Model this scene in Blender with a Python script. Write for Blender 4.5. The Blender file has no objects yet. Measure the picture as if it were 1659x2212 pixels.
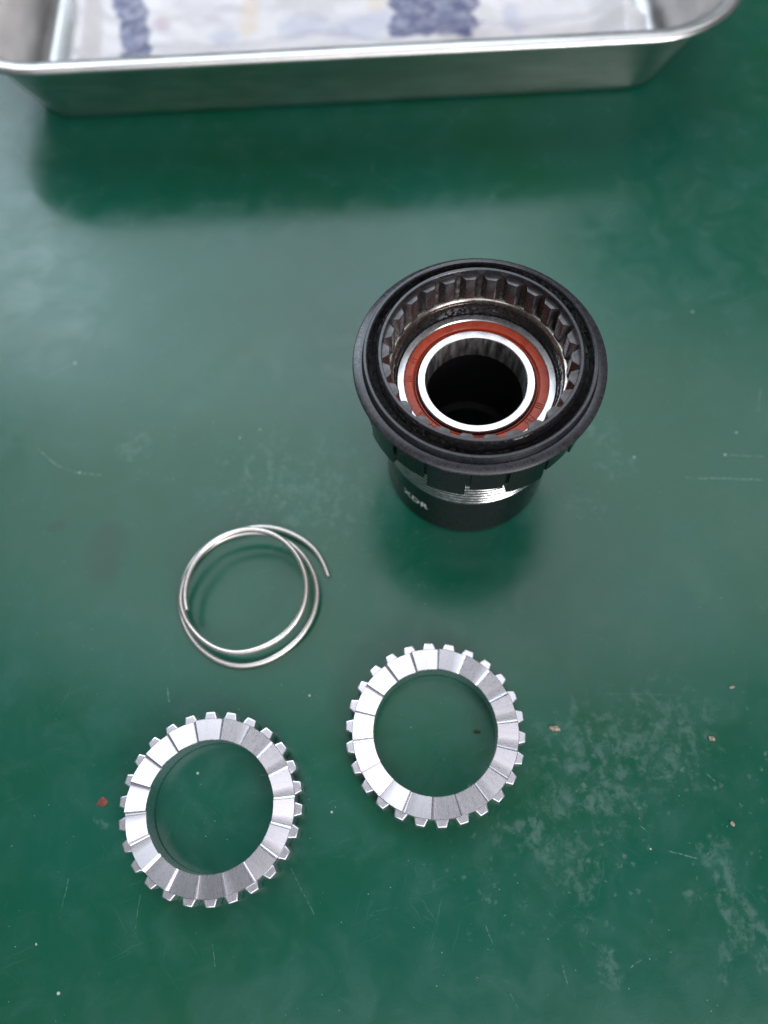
import bpy, bmesh, math, random
from mathutils import Vector, Matrix, noise

MM = 0.001
R = math.radians
scene = bpy.context.scene
col = scene.collection

# ------------------------------------------------------------------ camera
cam_d = bpy.data.cameras.new('camera')
cam = bpy.data.objects.new('camera', cam_d)
col.objects.link(cam)
fw = Vector((0.0, 0.38627619, -0.92238316))
rt = Vector((0.99719358, -0.06905543, -0.02891907))
up = Vector((0.07486631, 0.91979457, 0.38519214))
m = Matrix((rt, up, -fw)).transposed().to_4x4()
m.translation = Vector((0, 0, 166.166 * MM))
cam.matrix_world = m
cam_d.sensor_fit = 'VERTICAL'
cam_d.sensor_height = 5.4
cam_d.lens = 5.4 * 1750.0 / 2212.0
cam_d.clip_start = 0.005
cam_d.clip_end = 50
cam_d.dof.use_dof = True
cam_d.dof.focus_distance = 0.149
cam_d.dof.aperture_fstop = cam_d.lens / 3.2
scene.camera = cam

# ------------------------------------------------------------------ world and lamps
world = bpy.data.worlds.new('World')
scene.world = world
world.use_nodes = True
bg = world.node_tree.nodes['Background']
bg.inputs['Color'].default_value = (0.92, 0.97, 1.0, 1)
bg.inputs['Strength'].default_value = 0.14


def area_lamp(name, loc, sx, sy, radiance, color, target, shape='RECTANGLE'):
    d = bpy.data.lights.new(name, 'AREA')
    d.shape = shape
    d.size, d.size_y = sx, sy
    d.energy = radiance * math.pi * sx * sy * (math.pi / 4 if shape == 'ELLIPSE' else 1)
    d.color = color
    o = bpy.data.objects.new(name, d)
    o.location = loc
    o.rotation_euler = (Vector(target) - Vector(loc)).to_track_quat('-Z', 'Y').to_euler()
    col.objects.link(o)
    return o


area_lamp('ceiling_lamp_far', (-0.2, 1.85, 1.55), 1.45, 1.6, 2.75, (0.76, 0.885, 1.0), (-0.2, 1.8, 0))
area_lamp('ceiling_lamp_near', (0.2, 0.76, 1.60), 2.5, 0.98, 1.75, (0.90, 0.94, 1.0), (0.2, 0.76, 0), 'ELLIPSE')
area_lamp('window_lamp', (-1.3, 1.85, 1.45), 0.8, 1.3, 4.5, (0.74, 0.86, 1.0), (-1.0, 0.9, 0))
area_lamp('rear_lamp', (1.2, -2.2, 1.6), 1.4, 1.0, 10.0, (1.0, 0.97, 0.98), (0, 0.1, 0))
area_lamp('ring_fill_rear', (0.2, -0.95, 1.65), 1.8, 1.1, 2.1, (0.96, 0.95, 1.0), (0.2, -0.9, 0))  # unseen fill light, added overhead behind the camera to brighten the rings' right facets

scene.view_settings.view_transform = 'Standard'
scene.view_settings.look = 'None'
scene.view_settings.exposure = 0.0
scene.view_settings.gamma = 1.0


# ------------------------------------------------------------------ helpers
def link(name, me, mat=None, parent=None):
    o = bpy.data.objects.new(name, me)
    col.objects.link(o)
    if mat is not None and me is not None and not me.materials:
        me.materials.append(mat)
    if parent is not None:
        o.parent = parent
    return o


def tag(o, label, cat, group=None):
    o['label'] = label
    o['category'] = cat
    if group:
        o['group'] = group
    return o


def thing(name, label, cat, loc=(0, 0, 0), rotz=0.0, group=None):
    o = bpy.data.objects.new(name, None)
    o.empty_display_size = 0.01
    col.objects.link(o)
    o.location = Vector(loc) * MM
    o.rotation_euler = (0, 0, rotz)
    return tag(o, label, cat, group)


def finish(me, angle=32):
    for p in me.polygons:
        p.use_smooth = True
    me.set_sharp_from_angle(angle=R(angle))
    me.update()
    return me


def pyd(name, verts, faces, angle=32):
    """verts in millimetres"""
    me = bpy.data.meshes.new(name)
    me.from_pydata([tuple(c * MM for c in v) for v in verts], [], faces)
    bm = bmesh.new()
    bm.from_mesh(me)
    bmesh.ops.recalc_face_normals(bm, faces=bm.faces)
    bm.to_mesh(me)
    bm.free()
    return finish(me, angle)


def lathe(name, prof, seg=160, closed=False, angle=32, wob=None):
    """turned ring from a list of (radius, height) in mm"""
    n = len(prof)
    verts, faces = [], []
    for k in range(seg):
        a = 2 * math.pi * k / seg
        c, s = math.cos(a), math.sin(a)
        for (r, z) in prof:
            verts.append((r * c, r * s, z))
    rows = n if closed else n - 1
    for k in range(seg):
        k2 = (k + 1) % seg
        for j in range(rows):
            j2 = (j + 1) % n
            faces.append((k * n + j, k2 * n + j, k2 * n + j2, k * n + j2))
    return pyd(name, verts, faces, angle)


def chamfer(me, width, segs=2, limit=30):
    bm = bmesh.new()
    bm.from_mesh(me)
    es = [e for e in bm.edges if len(e.link_faces) == 2 and e.calc_face_angle() > R(limit)]
    bmesh.ops.bevel(bm, geom=es, offset=width * MM, segments=segs, affect='EDGES', profile=0.5, clamp_overlap=True)
    bm.to_mesh(me)
    bm.free()
    return finish(me, 15)


# ------------------------------------------------------------------ materials
class NT:
    def __init__(self, name):
        self.m = bpy.data.materials.new(name)
        self.m.use_nodes = True
        self.t = self.m.node_tree
        self.n = self.t.nodes
        self.b = self.n['Principled BSDF']
        tc = self.n.new('ShaderNodeTexCoord')
        vm = self.n.new('ShaderNodeVectorMath')
        vm.operation = 'SCALE'
        vm.inputs['Scale'].default_value = 1000.0
        self.l(tc.outputs['Object'], vm.inputs[0])
        self.mm = vm.outputs[0]      # object coordinates in millimetres

    def l(self, a, b):
        self.t.links.new(a, b)

    def put(self, sock, v):
        if isinstance(v, (int, float)):
            sock.default_value = v
        elif isinstance(v, (tuple, list, Vector)):
            sock.default_value = tuple(v) if len(v) == len(sock.default_value) else tuple(v) + (1.0,)
        else:
            self.l(v, sock)

    def noise(self, scale, detail=4, rough=0.55, vec=None, dist=0.0):
        x = self.n.new('ShaderNodeTexNoise')
        x.inputs['Scale'].default_value = scale
        x.inputs['Detail'].default_value = detail
        x.inputs['Roughness'].default_value = rough
        x.inputs['Distortion'].default_value = dist
        self.l(vec if vec is not None else self.mm, x.inputs['Vector'])
        return x.outputs['Fac']

    def rng(self, v, a, b, c=0.0, d=1.0, smooth=True):
        x = self.n.new('ShaderNodeMapRange')
        x.interpolation_type = 'SMOOTHSTEP' if smooth else 'LINEAR'
        self.put(x.inputs['Value'], v)
        for nm, val in (('From Min', a), ('From Max', b), ('To Min', c), ('To Max', d)):
            x.inputs[nm].default_value = val
        return x.outputs['Result']

    def math(self, op, a, b=0.0):
        x = self.n.new('ShaderNodeMath')
        x.operation = op
        self.put(x.inputs[0], a)
        self.put(x.inputs[1], b)
        return x.outputs[0]

    def vmath(self, op, a, b=None, scale=None):
        x = self.n.new('ShaderNodeVectorMath')
        x.operation = op
        self.put(x.inputs[0], a)
        if b is not None:
            self.put(x.inputs[1], b)
        if scale is not None:
            self.put(x.inputs['Scale'], scale)
        return x.outputs['Value'] if op in ('DOT_PRODUCT', 'LENGTH', 'DISTANCE') else x.outputs[0]

    def mix(self, f, a, b):
        x = self.n.new('ShaderNodeMix')
        x.data_type = 'RGBA'
        self.put(x.inputs['Factor'], f)
        self.put(x.inputs['A'], a)
        self.put(x.inputs['B'], b)
        return x.outputs['Result']

    def bump(self, h, strength, dist_mm):
        x = self.n.new('ShaderNodeBump')
        x.inputs['Strength'].default_value = strength
        x.inputs['Distance'].default_value = dist_mm * MM
        self.l(h, x.inputs['Height'])
        self.l(x.outputs[0], self.b.inputs['Normal'])

    def stretch(self, s):
        return self.vmath('MULTIPLY', self.mm, s)

    def capsule(self, vec, a, b, r, soft):
        """1 inside a stroke from a to b (mm on the table), 0 outside"""
        A = Vector((a[0], a[1], 0))
        BA = Vector((b[0] - a[0], b[1] - a[1], 0))
        L2 = max(BA.length_squared, 1e-6)
        pa = self.vmath('SUBTRACT', vec, A)
        if BA.length > 1e-3:
            h = self.vmath('DOT_PRODUCT', pa, BA / L2)
            x = self.n.new('ShaderNodeClamp')
            self.l(h, x.inputs[0])
            sc = self.vmath('SCALE', BA, scale=x.outputs[0])
            pa = self.vmath('SUBTRACT', pa, sc)
        d = self.vmath('LENGTH', pa)
        return self.rng(d, r, r + soft, 1.0, 0.0)

    def maxs(self, lst):
        while len(lst) > 1:
            lst = [self.math('MAXIMUM', lst[i], lst[i + 1]) if i + 1 < len(lst) else lst[i]
                   for i in range(0, len(lst), 2)]
        return lst[0]


def simple(name, base, rough, metal=0.0, spec=0.5, rvar=0.08, nscale=1.2, bump=0.0, bdist=0.02, cvar=0.25, stretch=None):
    t = NT(name)
    v = t.stretch(stretch) if stretch else None
    f = t.noise(nscale, 5, 0.6, v)
    dark = tuple(c * (1 - cvar) for c in base)
    lite = tuple(min(1, c * (1 + cvar * 0.6)) for c in base)
    t.put(t.b.inputs['Base Color'], t.mix(t.rng(f, 0.3, 0.7), dark, lite))
    t.put(t.b.inputs['Roughness'], t.rng(t.noise(nscale * 2.3, 4, 0.6, v), 0.3, 0.7, rough - rvar, rough + rvar))
    t.b.inputs['Metallic'].default_value = metal
    t.b.inputs['Specular IOR Level'].default_value = spec
    if bump:
        t.bump(t.noise(nscale * 6, 4, 0.6, v), bump, bdist)
    return t.m


SEG = [([-50.9, -4.1], [-51.5, -9.8]), ([-22.6, -1.5], [-18.5, -9.6]), ([-37.2, -13.4], [-36.7, -16.9]), ([-47.0, 34.2], [-46.6, 31.3]), ([-64.6, -0.4], [-65.4, -5.4]), ([-28.1, 15.7], [-25.8, 15.5]), ([41.8, 26.3], [55.8, 25.1]), ([44.0, 1.1], [45.5, -0.2]), ([48.5, -3.5], [53.5, -5.1]), ([25.8, -20.9], [26.2, -23.8]), ([12.9, -13.8], [13.8, -16.7]), ([37.8, -22.0], [39.9, -21.0]), ([16.0, -24.6], [17.0, -26.9]), ([58.7, 9.6], [59.8, 8.3]), ([4.1, 173.4], [3.8, 168.9]), ([3.8, 168.9], [10.7, 161.2]), ([-79.2, 91.9], [-74.8, 87.6]), ([-74.8, 87.6], [-70.1, 85.1]), ([-70.1, 85.1], [-63.6, 84.0]), ([68.1, 72.4], [84.9, 70.5]), ([77.9, 77.3], [86.3, 76.2]), ([89.9, 93.7], [88.1, 88.0]), ([-80.0, 111.2], [-72.5, 115.0])]
SPOT = [[-72.5, 115.0], [-32.2, 91.0], [-27.4, 92.8], [79.0, 116.4], [81.7, 82.7], [77.9, 77.3], [57.5, 78.4], [-17.9, 30.4], [-64.9, -19.3], [-69.8, -11.2], [-14.4, 7.9], [45.2, -2.9], [-40.5, 16.8], [-69.1, 85.1]]
# (from, to, radius, softness)
STAIN = [([56.9, -3.2], [57.6, -8.7], 1.6, 3.0), ([57.9, -8.7], [59.3, -16.4], 2.2, 1.8), ([59.3, -16.4], [62.0, -21.1], 2.2, 2.0), ([57.0, -17.9], [54.2, -24.7], 0.5, 2.5),
         ([30.7, -7.4], [33.9, -7.6], 0.3, 1.6), ([32.2, -8.1], [30.8, -14.5], 0.8, 2.2), ([33.6, -20.6], [34.4, -23.4], 1.2, 2.0), ([49.9, -11.1], [54.4, -11.4], 0.3, 1.6),
         ([36.5, 14.5], [51.9, 17.2], 3.0, 14.0), ([30.8, 8.0], [40.3, 5.9], 1.0, 9.0), ([22.0, 2.6], [30.6, -3.8], 0.5, 8), ([42.8, 3.1], [43.5, 1.5], 0.6, 0.8),
         ([50.1, 86.6], [52.5, 76.1], 1.0, 7), ([42.0, 68.6], [46.1, 67.8], 0.6, 6), ([-25.8, 78.1], [-13.7, 74.5], 0.0, 22.0), ([-58.0, 90.1], [-56.1, 91.7], 1.5, 3.0),
         ([-60.0, 9.9], [-58.2, 8.9], 0.5, 0.7), ([45.2, -2.9], [45.3, -2.9], 0.6, 0.4)]


def table_material():
    t = NT('green_painted_bench')
    # wavy coordinates so that hand-placed marks get uneven outlines
    wx = t.n.new('ShaderNodeTexNoise')
    wx.inputs['Scale'].default_value = 0.35
    wx.inputs['Detail'].default_value = 5
    t.l(t.mm, wx.inputs['Vector'])
    off = t.vmath('SCALE', t.vmath('SUBTRACT', wx.outputs['Color'], (0.5, 0.5, 0.5)), scale=3.2)
    flat = t.vmath('MULTIPLY', t.vmath('ADD', t.mm, off), (1, 1, 0))
    off2 = t.vmath('SCALE', t.vmath('SUBTRACT', wx.outputs['Color'], (0.5, 0.5, 0.5)), scale=0.7)
    flat2 = t.vmath('MULTIPLY', t.vmath('ADD', t.mm, off2), (1, 1, 0))
    stain = t.maxs([t.capsule(flat, a, b, r, s) for a, b, r, s in STAIN])
    streak = t.vmath('MULTIPLY', t.mm, (1.0, 0.75, 1.0))
    patch = t.math('ADD', t.math('MULTIPLY', stain, t.rng(t.noise(0.5, 6, 0.60, None, 0.4), 0.35, 0.66, 0.10, 0.33)), t.noise(0.34, 7, 0.60, streak, 0.8))
    stain = t.math('MULTIPLY', t.rng(stain, 0.0, 0.35), t.rng(patch, 0.56, 0.98))
    rnd = random.Random(4)
    lines = t.maxs([t.math('MULTIPLY', t.capsule(flat2, a, b, 0.01, rnd.uniform(0.10, 0.2)), rnd.uniform(0.2, 0.6)) for a, b in SEG])
    lines = t.math('MULTIPLY', lines, t.rng(t.noise(1.2, 3), 0.38, 0.6, 0.1, 1.0))
    spots = t.maxs([t.capsule(flat2, a, a, rnd.uniform(0.02, 0.14), 0.25) for a in SPOT])
    wy = t.n.new('ShaderNodeTexNoise')
    wy.inputs['Scale'].default_value = 1.1
    wy.inputs['Detail'].default_value = 4
    t.l(t.mm, wy.inputs['Vector'])
    # many tiny splashes of dried fluid
    vo = t.n.new('ShaderNodeTexVoronoi')
    vo.inputs['Scale'].default_value = 0.72
    vo.inputs['Randomness'].default_value = 1.0
    t.l(t.vmath('ADD', t.mm, t.vmath('SCALE', t.vmath('SUBTRACT', wy.outputs['Color'], (0.5, 0.5, 0.5)), scale=1.6)), vo.inputs['Vector'])
    sep = t.n.new('ShaderNodeSeparateColor')
    t.l(vo.outputs['Color'], sep.inputs[0])
    rad = t.rng(sep.outputs[0], 0.45, 1.0, 0.0, 0.55, False)
    drop = t.math('LESS_THAN', vo.outputs['Distance'], rad)
    drop = t.math('MULTIPLY', t.rng(t.math('SUBTRACT', rad, vo.outputs['Distance']), 0.0, 0.38), drop)
    zone = t.maxs([t.capsule(flat, (22, 2), (62, 6), 6, 22), t.math('MULTIPLY', t.capsule(flat, (-30, 84), (10, 70), 8, 30), 0.35)])
    drop = t.math('MULTIPLY', drop, t.math('MULTIPLY', zone, t.rng(t.noise(0.16, 3), 0.36, 0.56)))
    # fine dust and grit
    vd = t.n.new('ShaderNodeTexVoronoi')
    vd.inputs['Scale'].default_value = 1.15
    t.l(t.mm, vd.inputs['Vector'])
    sep2 = t.n.new('ShaderNodeSeparateColor')
    t.l(vd.outputs['Color'], sep2.inputs[0])
    rd = t.rng(sep2.outputs[1], 0.72, 1.0, 0.0, 0.13, False)
    dust = t.math('MULTIPLY', t.math('LESS_THAN', vd.outputs['Distance'], rd), t.rng(sep2.outputs[2], 0.0, 1.0, 0.1, 0.8))
    dust = t.math('MULTIPLY', dust, t.rng(t.noise(0.03, 3), 0.4, 0.62, 0.06, 0.8))
    # hairline scuffs
    sc1 = t.noise(1.0, 2, 0.5, t.vmath('MULTIPLY', t.vmath('ADD', t.mm, off), (1.6, 0.06, 1)))
    scuff = t.math('MULTIPLY', t.rng(sc1, 0.70, 0.76), t.rng(t.noise(0.05, 2), 0.5, 0.65, 0.0, 0.35))
    hair = []
    for ang, sc, th in ((0.35, (2.6, 0.05, 1), 0.70), (-0.6, (3.2, 0.06, 1), 0.71), (1.25, (2.8, 0.05, 1), 0.70), (2.2, (3.4, 0.07, 1), 0.715)):
        mp = t.n.new('ShaderNodeMapping')
        mp.inputs['Rotation'].default_value = (0, 0, ang)
        t.l(t.vmath('ADD', t.mm, t.vmath('SCALE', off, scale=0.4)), mp.inputs['Vector'])
        nz = t.noise(1.0, 1, 0.5, t.vmath('MULTIPLY', mp.outputs[0], sc))
        hair.append(t.rng(nz, th, th + 0.05))
    hair = t.math('MULTIPLY', t.maxs(hair), t.rng(t.noise(0.045, 3), 0.45, 0.68, 0.03, 0.30))
    scuff = t.math('MAXIMUM', scuff, hair)
    big = t.noise(0.018, 5, 0.6)
    mid = t.noise(0.11, 6, 0.62, None, 0.6)
    base = t.mix(t.rng(big, 0.35, 0.65), (0.0040, 0.085, 0.043), (0.0055, 0.096, 0.062))
    base = t.mix(t.rng(mid, 0.45, 0.75, 0.0, 0.22), base, (0.03, 0.14, 0.115))
    base = t.mix(t.math('MULTIPLY', stain, t.rng(t.noise(0.5, 6, 0.60, None, 0.4), 0.35, 0.66, 0.10, 0.33)), base, (0.15, 0.25, 0.22))
    base = t.mix(t.math('MULTIPLY', drop, t.rng(t.noise(0.9, 4), 0.35, 0.65, 0.05, 0.42)), base, (0.17, 0.28, 0.24))
    base = t.mix(lines, base, (0.26, 0.40, 0.35))
    base = t.mix(t.math('MULTIPLY', scuff, 0.5), base, (0.16, 0.28, 0.24))
    base = t.mix(spots, base, (0.5, 0.58, 0.55))
    base = t.mix(dust, base, (0.4, 0.52, 0.46))
    dk = t.maxs([t.capsule(flat2, (-74.1, 71.8), (-72.5, 72.2), 0.6, 1.2), t.capsule(flat, (-62, 62), (-61, 68), 1.5, 4.5)])
    base = t.mix(t.math('MULTIPLY', dk, 0.55), base, (0.012, 0.055, 0.04))
    t.put(t.b.inputs['Base Color'], base)
    rough = t.rng(mid, 0.3, 0.7, 0.17, 0.28)
    rough = t.math('ADD', rough, t.math('MULTIPLY', t.math('MAXIMUM', stain, drop), 0.14))
    t.put(t.b.inputs['Roughness'], rough)
    t.b.inputs['Specular IOR Level'].default_value = 0.55
    t.bump(t.math('ADD', t.noise(2.6, 3, 0.55), t.math('MULTIPLY', t.noise(0.12, 2), 2.5)), 0.16, 0.05)
    return t.m


M_table = table_material()
M_ring = simple('ground_steel', (0.86, 0.84, 0.90), 0.29, 1.0, rvar=0.03, nscale=0.8, cvar=0.04, stretch=(0.5, 5, 1))
M_wire = simple('spring_steel', (0.86, 0.80, 0.76), 0.36, 1.0, rvar=0.06, nscale=2.0, cvar=0.10)
M_black = simple('black_anodised', (0.006, 0.006, 0.0066), 0.23, 0.0, 0.5, nscale=0.5, cvar=0.2, bump=0.015, bdist=0.008)
M_flange = simple('worn_black_anodised', (0.024, 0.0235, 0.031), 0.28, 0.0, 0.8, nscale=0.9, cvar=0.4, bump=0.08, bdist=0.02)
M_spline = simple('oily_dark_steel', (0.085, 0.080, 0.083), 0.25, 0.6, 0.5, nscale=0.7, cvar=0.3, rvar=0.05, bump=0.03, bdist=0.02)
M_race = simple('bearing_steel', (0.68, 0.67, 0.68), 0.28, 1.0, nscale=0.3, cvar=0.06, rvar=0.03)
M_ledge = simple('oily_bore_steel', (0.40, 0.36, 0.32), 0.24, 1.0, nscale=0.7, cvar=0.35)
M_bore = simple('bore_steel', (0.50, 0.48, 0.47), 0.5, 1.0, nscale=0.5, cvar=0.5, rvar=0.12, stretch=(1, 1, 0.15))
M_seal = simple('red_rubber', (0.47, 0.060, 0.024), 0.40, 0.0, 0.5, nscale=0.8, cvar=0.15)
M_thread = simple('bright_thread', (0.50, 0.49, 0.49), 0.20, 1.0, nscale=0.8, cvar=0.3, rvar=0.05)
M_sleeve = simple('black_sleeve', (0.006, 0.006, 0.007), 0.5, 0.0, 0.3, nscale=0.8, cvar=0.2)
M_print = simple('white_print', (0.85, 0.85, 0.85), 0.5, 0.0, 0.4, nscale=3, cvar=0.1)
M_tray = simple('tray_steel', (0.74, 0.725, 0.71), 0.33, 1.0, nscale=0.06, cvar=0.12, rvar=0.05, stretch=(1, 1, 3))


def grease_material():
    t = NT('greasy_rubber')
    t.b.inputs['Base Color'].default_value = (0.010, 0.009, 0.010, 1)
    t.put(t.b.inputs['Roughness'], t.rng(t.noise(1.4, 4), 0.4, 0.6, 0.10, 0.26))
    g = t.noise(1.1, 5, 0.65)
    t.bump(t.rng(g, 0.46, 0.66), 0.9, 0.30)
    return t.m


M_grease = grease_material()


def wrapper_material():
    t = NT('printed_plastic_film')
    wx = t.n.new('ShaderNodeTexNoise')
    wx.inputs['Scale'].default_value = 0.22
    wx.inputs['Detail'].default_value = 3
    t.l(t.mm, wx.inputs['Vector'])
    off = t.vmath('SCALE', t.vmath('SUBTRACT', wx.outputs['Color'], (0.5, 0.5, 0.5)), scale=6.0)
    v = t.vmath('MULTIPLY', t.vmath('ADD', t.mm, off), (1, 1, 0))
    blue = t.maxs([t.capsule(v, (-60.5, 215), (-64, 236), 3.6, 1.4), t.capsule(v, (-65, 236), (-70, 300), 3.6, 1.4),
                   t.capsule(v, (17.5, 219), (32.5, 217.5), 5.0, 1.8), t.capsule(v, (18, 228), (33, 228), 5.0, 1.8)])
    blue = t.math('MULTIPLY', blue, t.rng(t.noise(0.35, 4), 0.3, 0.6, 0.72, 1.0))
    pale = t.maxs([t.capsule(v, (-37.4, 220.8), (-36, 221), 1.0, 4), t.capsule(v, (-16, 222), (-10, 223), 2.0, 5), t.capsule(v, (-2, 219), (8, 222), 2.0, 6), t.capsule(v, (48, 214), (48, 224), 1.0, 3)])
    tan = t.maxs([t.capsule(v, (-28.5, 222), (-28, 240), 1.0, 3), t.capsule(v, (9, 228), (10, 240), 1.0, 3)])
    pink = t.capsule(v, (-54, 226), (-54, 228), 0.8, 3)
    c = t.mix(t.rng(t.noise(0.05, 3), 0.3, 0.7), (0.68, 0.655, 0.68), (0.78, 0.755, 0.76))
    c = t.mix(t.math('MULTIPLY', pale, 0.5), c, (0.42, 0.43, 0.58))
    c = t.mix(t.math('MULTIPLY', tan, 0.5), c, (0.75, 0.60, 0.45))
    c = t.mix(t.math('MULTIPLY', pink, 0.5), c, (0.55, 0.35, 0.45))
    c = t.mix(t.math('MULTIPLY', blue, 0.9), c, (0.06, 0.075, 0.20))
    t.put(t.b.inputs['Base Color'], c)
    t.b.inputs['Roughness'].default_value = 0.3
    t.bump(t.noise(0.3, 4), 0.3, 0.5)
    return t.m


# ------------------------------------------------------------------ table
def build_table():
    nx = 1
    v = [(-700, -450, 0), (700, -450, 0), (700, 650, 0), (-700, 650, 0), (-700, -450, -30), (700, -450, -30), (700, 650, -30), (-700, 650, -30)]
    f = [(0, 1, 2, 3), (7, 6, 5, 4), (0, 4, 5, 1), (1, 5, 6, 2), (2, 6, 7, 3), (3, 7, 4, 0)]
    o = link('table_top', pyd('table_top', v, f), M_table)
    o['kind'] = 'structure'
    o['label'] = 'green painted bench top with stains and scratches'
    return o


build_table()


# ------------------------------------------------------------------ ratchet rings
R_TIP, R_OUT, R_IN = 17.42, 16.05, 11.93
N_TEETH, N_SPL = 18, 26


def ring_body_mesh():
    prof = [(R_IN, 4.4), (R_IN, 0.5), (R_IN + 0.4, 0.03), (R_OUT - 0.4, 0.03), (R_OUT, 0.4), (R_OUT, 4.4)]
    return lathe('ring_body', prof, 144)


def ratchet_tooth_mesh():
    n = 6
    step = 2 * math.pi / N_TEETH
    zl, zh = 5.35, 6.15
    verts, faces = [], []
    angs = [0.0, R(0.8), R(1.7), R(2.8)] + [R(2.8) + (step - R(2.8)) * q / 3 for q in (1, 2, 3)]
    for i, a in enumerate(angs):
        c, s = math.cos(a), math.sin(a)
        lift = 0.30 * max(0.0, 1 - a / R(2.8)) ** 2
        slope = (zh - zl) / (2 * 13.9 * math.sin(step / 2))
        zi = (zl + zh) / 2 + slope * R_IN * math.sin(a - step / 2)
        zo = (zl + zh) / 2 + slope * R_OUT * math.sin(a - step / 2)
        for (r, zz) in ((R_IN, 4.4), (R_IN, zi + lift), (R_OUT, zo + lift), (R_OUT, 4.4)):
            verts.append((r * c, r * s, zz))
    for i in range(n):
        a, b = i * 4, (i + 1) * 4
        for j in range(3):
            faces.append((a + j, b + j, b + j + 1, a + j + 1))
    faces.append((0, 1, 2, 3))
    e = n * 4
    faces.append((e + 3, e + 2, e + 1, e))
    me = pyd('ratchet_tooth', verts, faces)
    bm = bmesh.new()
    bm.from_mesh(me)
    es = [ed for ed in bm.edges if len(ed.link_faces) == 2 and ed.calc_face_angle() > R(30)
          and all(v.co.z > 5.0 * MM for v in ed.verts)]
    bmesh.ops.bevel(bm, geom=es, offset=0.10 * MM, segments=1, affect='EDGES', profile=0.5, clamp_overlap=True)
    bm.to_mesh(me)
    bm.free()
    return finish(me, 12)


def spline_out_mesh():
    # one outer driving tooth, pointing along +x
    zb, zt = 0.35, 5.15
    r0, r1 = R_OUT - 0.35, R_TIP
    hb, ht = 1.32, 0.90
    v = []
    for z, q in ((zb, 0.0), (zt, 0.0)):
        v += [(r0, -hb - 0.12, z), (r0 + 0.35, -hb, z), (r1, -ht, z), (r1, ht, z), (r0 + 0.35, hb, z), (r0, hb + 0.12, z)]
    f = [tuple(range(5, -1, -1)), tuple(range(6, 12))]
    for j in range(6):
        k = (j + 1) % 6
        f.append((j, k, 6 + k, 6 + j))
    return chamfer(pyd('spline_tooth', v, f), 0.42, 3, 28)


def make_ring(loc, rot_t, rot_s, label, meshes):
    t = thing('ratchet_ring', label, 'ratchet ring', loc, 0, 'ratchet rings lying on the bench')
    body, tooth, spl = meshes
    link('ring_body', body, M_ring, t)
    for k in range(N_TEETH):
        o = link('ratchet_tooth', tooth, M_ring, t)
        o.rotation_euler = (0, 0, R(rot_t + k * 360 / N_TEETH))
    for k in range(N_SPL):
        o = link('spline_tooth', spl, M_ring, t)
        o.rotation_euler = (0, 0, R(rot_s + k * 360 / N_SPL))
    return t


ring_meshes = (ring_body_mesh(), ratchet_tooth_mesh(), spline_out_mesh())
make_ring((6.71, 20.77, 0), 82, 89, 'bright steel toothed ratchet ring nearest the black freehub body', ring_meshes)
make_ring((-36.73, 10.33, 0), 80.7, 76.8, 'greyer steel toothed ratchet ring at lower left below the wire spring', ring_meshes)

# ------------------------------------------------------------------ wire spring
WIRE = [[-12.93, 55.38, 0.6], [-13.81, 58.8, 0.8], [-15.53, 61.79, 1.1], [-18.23, 64.22, 1.4], [-21.9, 66.45, 1.6], [-25.87, 67.62, 1.7], [-29.43, 67.62, 1.6], [-33.22, 66.95, 1.5], [-37.0, 65.65, 1.4], [-40.04, 63.55, 1.3], [-42.69, 60.46, 1.2], [-44.47, 56.49, 1.1], [-45.04, 52.76, 0.9], [-44.64, 49.22, 0.8], [-43.25, 45.19, 0.7], [-40.26, 41.11, 0.6], [-36.45, 38.36, 0.55], [-32.0, 36.91, 0.55], [-27.56, 37.41, 0.6], [-23.06, 39.2, 0.8], [-18.92, 42.32, 1.1], [-16.03, 46.56, 1.6], [-14.95, 50.97, 2.2], [-15.46, 55.3, 2.9], [-17.42, 59.32, 3.6], [-20.7, 62.95, 4.1], [-25.25, 65.09, 4.3], [-29.39, 65.38, 4.4], [-33.09, 64.99, 4.4], [-36.78, 63.63, 4.4], [-39.98, 61.23, 4.3], [-42.36, 57.74, 4.1], [-43.68, 54.34, 3.9], [-43.94, 51.84, 3.7], [-43.72, 49.56, 3.5], [-42.48, 46.27, 3.4], [-39.65, 42.68, 3.3], [-35.86, 40.16, 3.3], [-31.87, 39.03, 3.5], [-26.99, 39.77, 3.8], [-22.5, 41.8, 4.3], [-19.03, 44.94, 5], [-17.15, 49.01, 5.8], [-16.82, 53.02, 6.6], [-17.93, 57.33, 7.3], [-20.46, 61.05, 7.8], [-23.75, 63.44, 8.1], [-27.12, 64.52, 8.2], [-30.74, 64.69, 8.2], [-35.05, 63.38, 8.1], [-38.75, 60.64, 8], [-41.2, 56.91, 7.7], [-42.11, 52.89, 7.4], [-42.12, 50.2, 7.2], [-41.65, 48.26, 7.1]]


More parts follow.
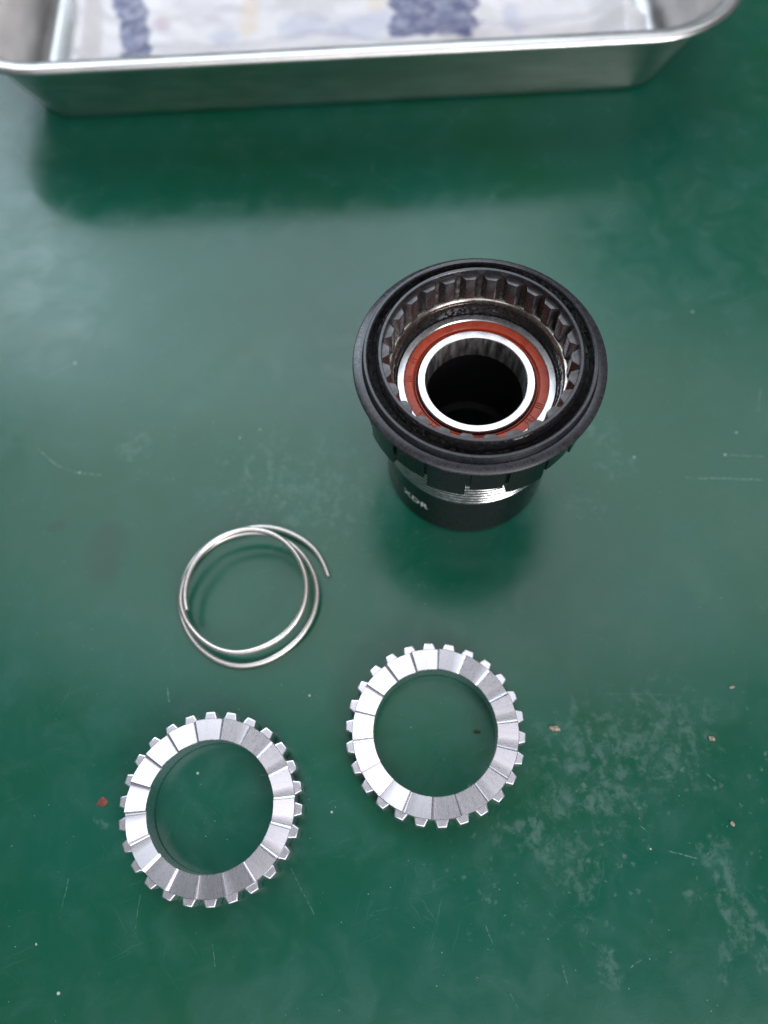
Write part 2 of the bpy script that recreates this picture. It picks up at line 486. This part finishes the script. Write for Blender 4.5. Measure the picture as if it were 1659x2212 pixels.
def tube(name, pts, rad, nside=12):
    P = [Vector(p) for p in pts]
    # smooth the hand-read points, then resample with Catmull-Rom
    for _ in range(1):
        P = [P[0]] + [(P[i - 1] + P[i] * 2 + P[i + 1]) / 4 for i in range(1, len(P) - 1)] + [P[-1]]
    path = []
    for i in range(len(P) - 1):
        p0, p1, p2, p3 = P[max(i - 1, 0)], P[i], P[i + 1], P[min(i + 2, len(P) - 1)]
        for k in range(6):
            u = k / 6
            path.append(0.5 * ((2 * p1) + (p2 - p0) * u + (2 * p0 - 5 * p1 + 4 * p2 - p3) * u * u + (3 * p1 - p0 - 3 * p2 + p3) * u ** 3))
    path.append(P[-1])
    verts, faces = [], []
    n = len(path)
    for i, p in enumerate(path):
        tg = (path[min(i + 1, n - 1)] - path[max(i - 1, 0)]).normalized()
        s = tg.cross(Vector((0, 0, 1))).normalized()
        u = s.cross(tg).normalized()
        for j in range(nside):
            a = 2 * math.pi * j / nside
            verts.append(p + (s * math.cos(a) + u * math.sin(a)) * rad)
    for i in range(n - 1):
        for j in range(nside):
            k = (j + 1) % nside
            faces.append((i * nside + j, i * nside + k, (i + 1) * nside + k, (i + 1) * nside + j))
    faces.append(tuple(range(nside - 1, -1, -1)))
    faces.append(tuple((n - 1) * nside + j for j in range(nside)))
    return pyd(name, verts, faces, 50)


tag(link('wire_spring', tube('wire_spring', WIRE, 0.60), M_wire),
    'thin silver coiled wire spring left of the black freehub body', 'spring')

# ------------------------------------------------------------------ freehub body
HX, HY = 19.24, 80.73
hub = thing('freehub_body', 'black freehub body with wide flange and red sealed bearing', 'freehub body', (HX, HY, 0))

link('shell', lathe('shell', [(9.9, 0.03), (16.9, 0.03), (17.5, 0.5), (17.5, 16.0), (17.3, 16.3), (16.4, 16.3)]), M_black, hub)
# thread
prof = [(16.6, 16.2), (17.4, 16.3)]
z = 16.4
while z < 30:
    prof += [(17.9, z), (17.9, z + 0.62), (17.58, z + 0.86), (17.54, z + 1.15)]
    z += 1.2
link('thread', lathe('thread', prof, 160, angle=20), M_thread, hub)
link('collar', lathe('collar', [(17.0, 31.3), (20.6, 31.3), (20.75, 31.45), (20.75, 40.0), (21.5, 40.35)]), M_black, hub)


def arc_mesh(name, w, r0, r1, z0, z1):
    v, f = [], []
    n = 8
    for i in range(n + 1):
        a = R(-w / 2 + w * i / n)
        for (r, zz) in ((r0, z0), (r1, z0), (r1, z1), (r0, z1)):
            v.append((r * math.cos(a), r * math.sin(a), zz))
    for i in range(n):
        for j in range(4):
            k = (j + 1) % 4
            f.append((i * 4 + j, i * 4 + k, (i + 1) * 4 + k, (i + 1) * 4 + j))
    f.append((3, 2, 1, 0))
    f.append(tuple(n * 4 + j for j in range(4)))
    return chamfer(pyd(name, v, f), 0.12, 2)


lm = arc_mesh('lug', 19.5, 19.5, 21.5, 28.9, 40.1)
pm = arc_mesh('collar_pad', 16.5, 19.6, 21.3, 31.0, 40.05)
for k in range(9):
    o = link('lug', lm, M_black, hub)
    o.rotation_euler = (0, 0, R(249 + 40 * k))
    o = link('collar_pad', pm, M_black, hub)
    o.rotation_euler = (0, 0, R(269 + 40 * k))

link('flange', lathe('flange', [(18.8, 40.3), (22.5, 40.45), (22.9, 40.6), (23.0, 40.8), (22.95, 41.1), (22.75, 41.25), (21.3, 41.45), (21.1, 41.35), (21.05, 40.9)]), M_flange, hub)
link('flange_step', lathe('flange_step', [(21.06, 40.8), (20.98, 43.1), (20.85, 43.3), (20.45, 43.35), (20.25, 43.2), (20.15, 42.3)]), M_flange, hub)
link('seal_groove', lathe('seal_groove', [(20.2, 42.7), (20.0, 41.9), (19.6, 41.3), (19.1, 41.1), (18.8, 41.3)]), M_grease, hub)
link('seal_lip', lathe('seal_lip', [(18.85, 40.05), (18.72, 42.4), (18.62, 43.2), (18.5, 43.75), (18.35, 43.9), (18.2, 43.8)], 200), M_grease, hub)
link('lip_edge', lathe('lip_edge', [(18.3, 43.7), (18.27, 44.05), (18.15, 44.2), (17.7, 44.22), (17.6, 44.1), (17.6, 43.0)]), M_flange, hub)
link('spline_bore', lathe('spline_bore', [(17.62, 43.3), (17.55, 43.0), (17.55, 37.6), (16.9, 37.3)]), M_spline, hub)


def spline_in_mesh():
    # internal tooth, pointing from the bore wall towards the axis (-x side of local +x radius)
    zb, zt = 37.2, 43.05
    r0, r1 = 17.75, 16.22
    hb, ht = 1.98, 0.92
    v = []
    for zz in (zb, zt):
        v += [(r0, -hb, zz), (r1 + 0.28, -ht - 0.16, zz), (r1, -ht + 0.1, zz), (r1, ht - 0.1, zz), (r1 + 0.28, ht + 0.16, zz), (r0, hb, zz)]
    f = [tuple(range(5, -1, -1)), tuple(range(6, 12))]
    for j in range(6):
        k = (j + 1) % 6
        f.append((j, k, 6 + k, 6 + j))
    return chamfer(pyd('spline_tooth', v, f), 0.1, 2, 28)


sm = spline_in_mesh()
for k in range(N_SPL):
    o = link('spline_tooth', sm, M_spline, hub)
    o.rotation_euler = (0, 0, R(89.5 + k * 360 / N_SPL))

link('bore_ledge', lathe('bore_ledge', [(17.5, 37.7), (16.5, 37.75), (16.05, 37.6), (15.75, 37.25), (15.65, 36.8)]), M_ledge, hub)
link('bearing_seat', lathe('bearing_seat', [(15.7, 36.95), (15.55, 36.2), (15.5, 35.5), (15.25, 35.3), (15.15, 34.9), (15.1, 33.2)]), M_grease, hub)
link('bearing_outer_race', lathe('bearing_outer_race', [(15.05, 33.3), (15.05, 34.05), (14.85, 34.25), (13.75, 34.25), (13.6, 34.1), (13.6, 33.4)]), M_race, hub)
seal = link('bearing_seal', lathe('bearing_seal', [(13.62, 33.5), (13.55, 33.95), (13.3, 34.0), (12.1, 33.95), (11.98, 33.8), (11.94, 33.2), (11.7, 33.1), (11.62, 33.5), (11.45, 33.55), (11.36, 33.1), (11.1, 32.9)]), M_seal, hub)
link('bearing_inner_race', lathe('bearing_inner_race', [(11.1, 33.2), (11.1, 34.1), (10.95, 34.3), (9.75, 34.3), (9.6, 34.2)]), M_race, hub)
link('bearing_bore', lathe('bearing_bore', [(9.6, 34.2), (9.5, 33.95), (9.45, 28.6), (9.75, 28.4)]), M_bore, hub)
link('bore_sleeve', lathe('bore_sleeve', [(9.78, 28.9), (9.7, 28.5), (9.65, 10.0), (8.0, 9.8), (8.0, 0.04), (9.9, 0.04)]), M_sleeve, hub)
# the inside of the shell is hollow between sleeve and skirt: a dark web closes it
link('inner_web', lathe('inner_web', [(15.12, 33.35), (11.0, 33.1), (9.75, 28.6)]), M_sleeve, hub)


def mark_mesh(kind):
    """raised moulded character on the bearing seal, drawn at +x, radial direction = character height"""
    bars = {0: [(-0.5, 0, .1, 1.1), (0.0, 0, .1, 1.1), (0.5, 0, .1, 1.1), (0, -0.5, 1.1, .1), (0, 0.5, 1.1, .1)],
            1: [(-0.45, 0, .1, 1.1), (0.45, 0, .1, 1.1), (0, 0.5, 1.0, .1), (0, 0.0, 1.0, .1)],
            2: [(-0.4, 0, .1, 1.1), (0.1, -0.5, 1.0, .1), (0.1, 0.0, 0.9, .1), (0.1, 0.5, 1.0, .1)]}[kind]
    v, f = [], []
    for (ty, rx, w, h) in bars:
        b = len(v)
        for zz in (33.9, 34.12):
            for sx, sy in ((-1, -1), (1, -1), (1, 1), (-1, 1)):
                v.append((12.65 + rx + sx * h / 2, ty + sy * w / 2, zz + 0.004 * len(v) / 8))
        f += [(b + 3, b + 2, b + 1, b), (b + 4, b + 5, b + 6, b + 7)]
        for j in range(4):
            k = (j + 1) % 4
            f.append((b + j, b + k, b + 4 + k, b + 4 + j))
    return pyd('embossed_mark', v, f)


mk = [mark_mesh(k) for k in range(3)]
for a, k in ((158, 1), (177, 0), (214, 2), (228, 1), (334, 0), (320, 1), (316, 2), (112, 0), (88, 1), (40, 2)):
    o = link('embossed_mark', mk[k], M_seal, seal)
    o.rotation_euler = (0, 0, R(a - 4))


def lettering():
    fc = bpy.data.curves.new('lettering', 'FONT')
    fc.body = 'XDR'
    fc.size = 3.0
    fc.offset = 0.075
    fc.space_character = 1.12
    fc.align_x = 'CENTER'
    fc.resolution_u = 4
    fo = bpy.data.objects.new('lettering_source', fc)
    me = bpy.data.meshes.new_from_object(fo)
    bpy.data.objects.remove(fo)
    bm = bmesh.new()
    bm.from_mesh(me)
    bmesh.ops.triangulate(bm, faces=bm.faces)
    RR, az, zz = 17.54, R(224.5), 7.4
    for v in bm.verts:
        a = az + v.co.x / RR
        y = v.co.y
        v.co = Vector((RR * math.cos(a), RR * math.sin(a), zz + y)) * MM
    bm.to_mesh(me)
    bm.free()
    me.name = 'lettering'
    o = link('lettering', me, M_print, hub)
    o['label'] = 'white printed letters XDR on the black shell'


lettering()

# ------------------------------------------------------------------ steel tray
tray = thing('steel_tray', 'shallow stainless steel tray with rounded corners at the back of the bench', 'tray', (1.0, 259.0, 0), R(-1.8))


def rrect(hw, hd, r, n=10):
    pts = []
    for cx, cy, a0 in ((hw - r, hd - r, 0), (-hw + r, hd - r, 90), (-hw + r, -hd + r, 180), (hw - r, -hd + r, 270)):
        for i in range(n + 1):
            a = R(a0 + 90 * i / n)
            pts.append((cx + r * math.cos(a), cy + r * math.sin(a)))
    return pts


def loft(name, prof, hw, hd, r, cap=None):
    v, f = [], []
    for (o, z) in prof:
        v += [(x, y, z) for x, y in rrect(hw + o, hd + o, r + o)]
    n = len(rrect(hw, hd, r))
    for i in range(len(prof) - 1):
        for j in range(n):
            k = (j + 1) % n
            f.append((i * n + j, i * n + k, (i + 1) * n + k, (i + 1) * n + j))
    if cap is not None:
        f.append(tuple(cap * n + j for j in range(n)))
    return pyd(name, v, f, 40)


HW, HD, RC = 89.0, 65.0, 13.0
link('wall', loft('wall', [(-2.5, 0.05), (-1.0, 0.3), (0, 1.2), (0.8, 3.0), (11.2, 25.6), (11.5, 26.0)], HW, HD, RC, 0), M_tray, tray)
link('rim', loft('rim', [(11.3, 25.6), (13.4, 25.9), (14.2, 25.6), (14.7, 25.9), (14.8, 26.5), (14.4, 27.1), (13.6, 27.35), (11.4, 27.2), (10.9, 26.9), (10.6, 26.2)], HW, HD, RC), M_tray, tray)
link('inner_wall', loft('inner_wall', [(10.75, 26.6), (10.2, 25.4), (0.2, 3.3), (-0.8, 1.8), (-2.4, 0.9)], HW, HD, RC, 4), M_tray, tray)


def wrapper():
    nx, ny = 150, 90
    x0, x1, y0, y1 = -80.0, 83.0, 199.0, 312.0
    v, f = [], []
    for j in range(ny + 1):
        for i in range(nx + 1):
            x = x0 + (x1 - x0) * i / nx
            y = y0 + (y1 - y0) * j / ny
            p = Vector((x * 0.05, y * 0.05, 0))
            z = 3.6 + 2.2 * noise.noise(p) + 0.9 * abs(noise.noise(p * 2.3 + Vector((3, 1, 0)))) + 0.2 * noise.noise(p * 6)
            z += 7.0 * max(0, 1 - abs(x - 77 - 1.5 * noise.noise(p * 2)) / 9.0) ** 1.3
            z += 4.0 * max(0, 1 - abs(x + 77) / 5.0)
            z += 2.2 * max(0, 1 - abs(y - 213 - 6 * noise.noise(Vector((x * 0.03, 2, 0)))) / 5)
            dx = 2.0 * noise.noise(Vector((0, y * 0.06, 5)))
            dy = 3.0 * noise.noise(Vector((x * 0.05, 0, 9)))
            v.append((x + dx, y + dy, max(z, 1.6)))
    w = nx + 1
    for j in range(ny):
        for i in range(nx):
            a = j * w + i
            f.append((a, a + 1, a + w + 1, a + w))
    me = pyd('plastic_wrapper', v, f, 80)
    o = link('plastic_wrapper', me, wrapper_material())
    sol = o.modifiers.new('thickness', 'SOLIDIFY')
    sol.thickness = 0.15 * MM
    return tag(o, 'crumpled white plastic wrapper with navy blue print inside the steel tray', 'wrapper')


wrapper()

# ------------------------------------------------------------------ crumbs on the bench
M_crumb = simple('tan_crumb', (0.40, 0.34, 0.25), 0.4, 0.0, nscale=2.0, cvar=0.4)
M_red = simple('red_paint', (0.20, 0.055, 0.04), 0.5, 0.0, nscale=1.5, cvar=0.3)
M_dark = simple('dark_swarf', (0.05, 0.06, 0.04), 0.35, 0.3, nscale=2.0, cvar=0.4)


def crumb(name, loc, size, mat, label, cat, seed, rz=0.0):
    bm = bmesh.new()
    bmesh.ops.create_icosphere(bm, subdivisions=1, radius=1.0)
    for v in bm.verts:
        k = 1 + 0.45 * noise.noise(v.co * 1.4 + Vector((seed * 1.37, 0.4, 0)))
        v.co = Vector((v.co.x * size[0] * k, v.co.y * size[1] * k, max(v.co.z * k, -0.7) * size[2])) * MM
    zmin = min(v.co.z for v in bm.verts)
    for v in bm.verts:
        v.co.z -= zmin
    me = bpy.data.meshes.new(name)
    bm.to_mesh(me)
    bm.free()
    finish(me, 8)
    o = link(name, me, mat)
    o.location = (loc[0] * MM, loc[1] * MM, 0.01 * MM)
    o.rotation_euler = (0, 0, rz)
    return tag(o, label, cat)


crumb('metal_chip', (30.6, 20.2), (1.25, 0.55, 0.4), M_crumb, 'flat tan chip just right of the bright ratchet ring', 'chip', 1, -0.15)
crumb('crumb', (60.9, 16.1), (0.8, 0.5, 0.45), M_crumb, 'brown crumb near the right edge, beside a pale smear', 'crumb', 2, -0.3)
crumb('crumb', (67.1, 25.7), (0.7, 0.3, 0.25), M_crumb, 'small tan crumb highest of the crumbs at the right edge', 'crumb', 3, 0.1)
crumb('crumb', (61.3, 0.4), (0.5, 0.6, 0.3), M_crumb, 'pale crumb above the long dried stain at lower right', 'crumb', 4, 0.6)
crumb('metal_chip', (15.2, 20.8), (0.9, 0.35, 0.3), M_dark, 'dark metal sliver lying inside the bright ratchet ring', 'chip', 5, -0.05)
crumb('paint_flake', (-59.0, 12.9), (1.1, 1.0, 0.12), M_red, 'dull red paint flake left of the lower left ratchet ring', 'flake', 6, 0.4)
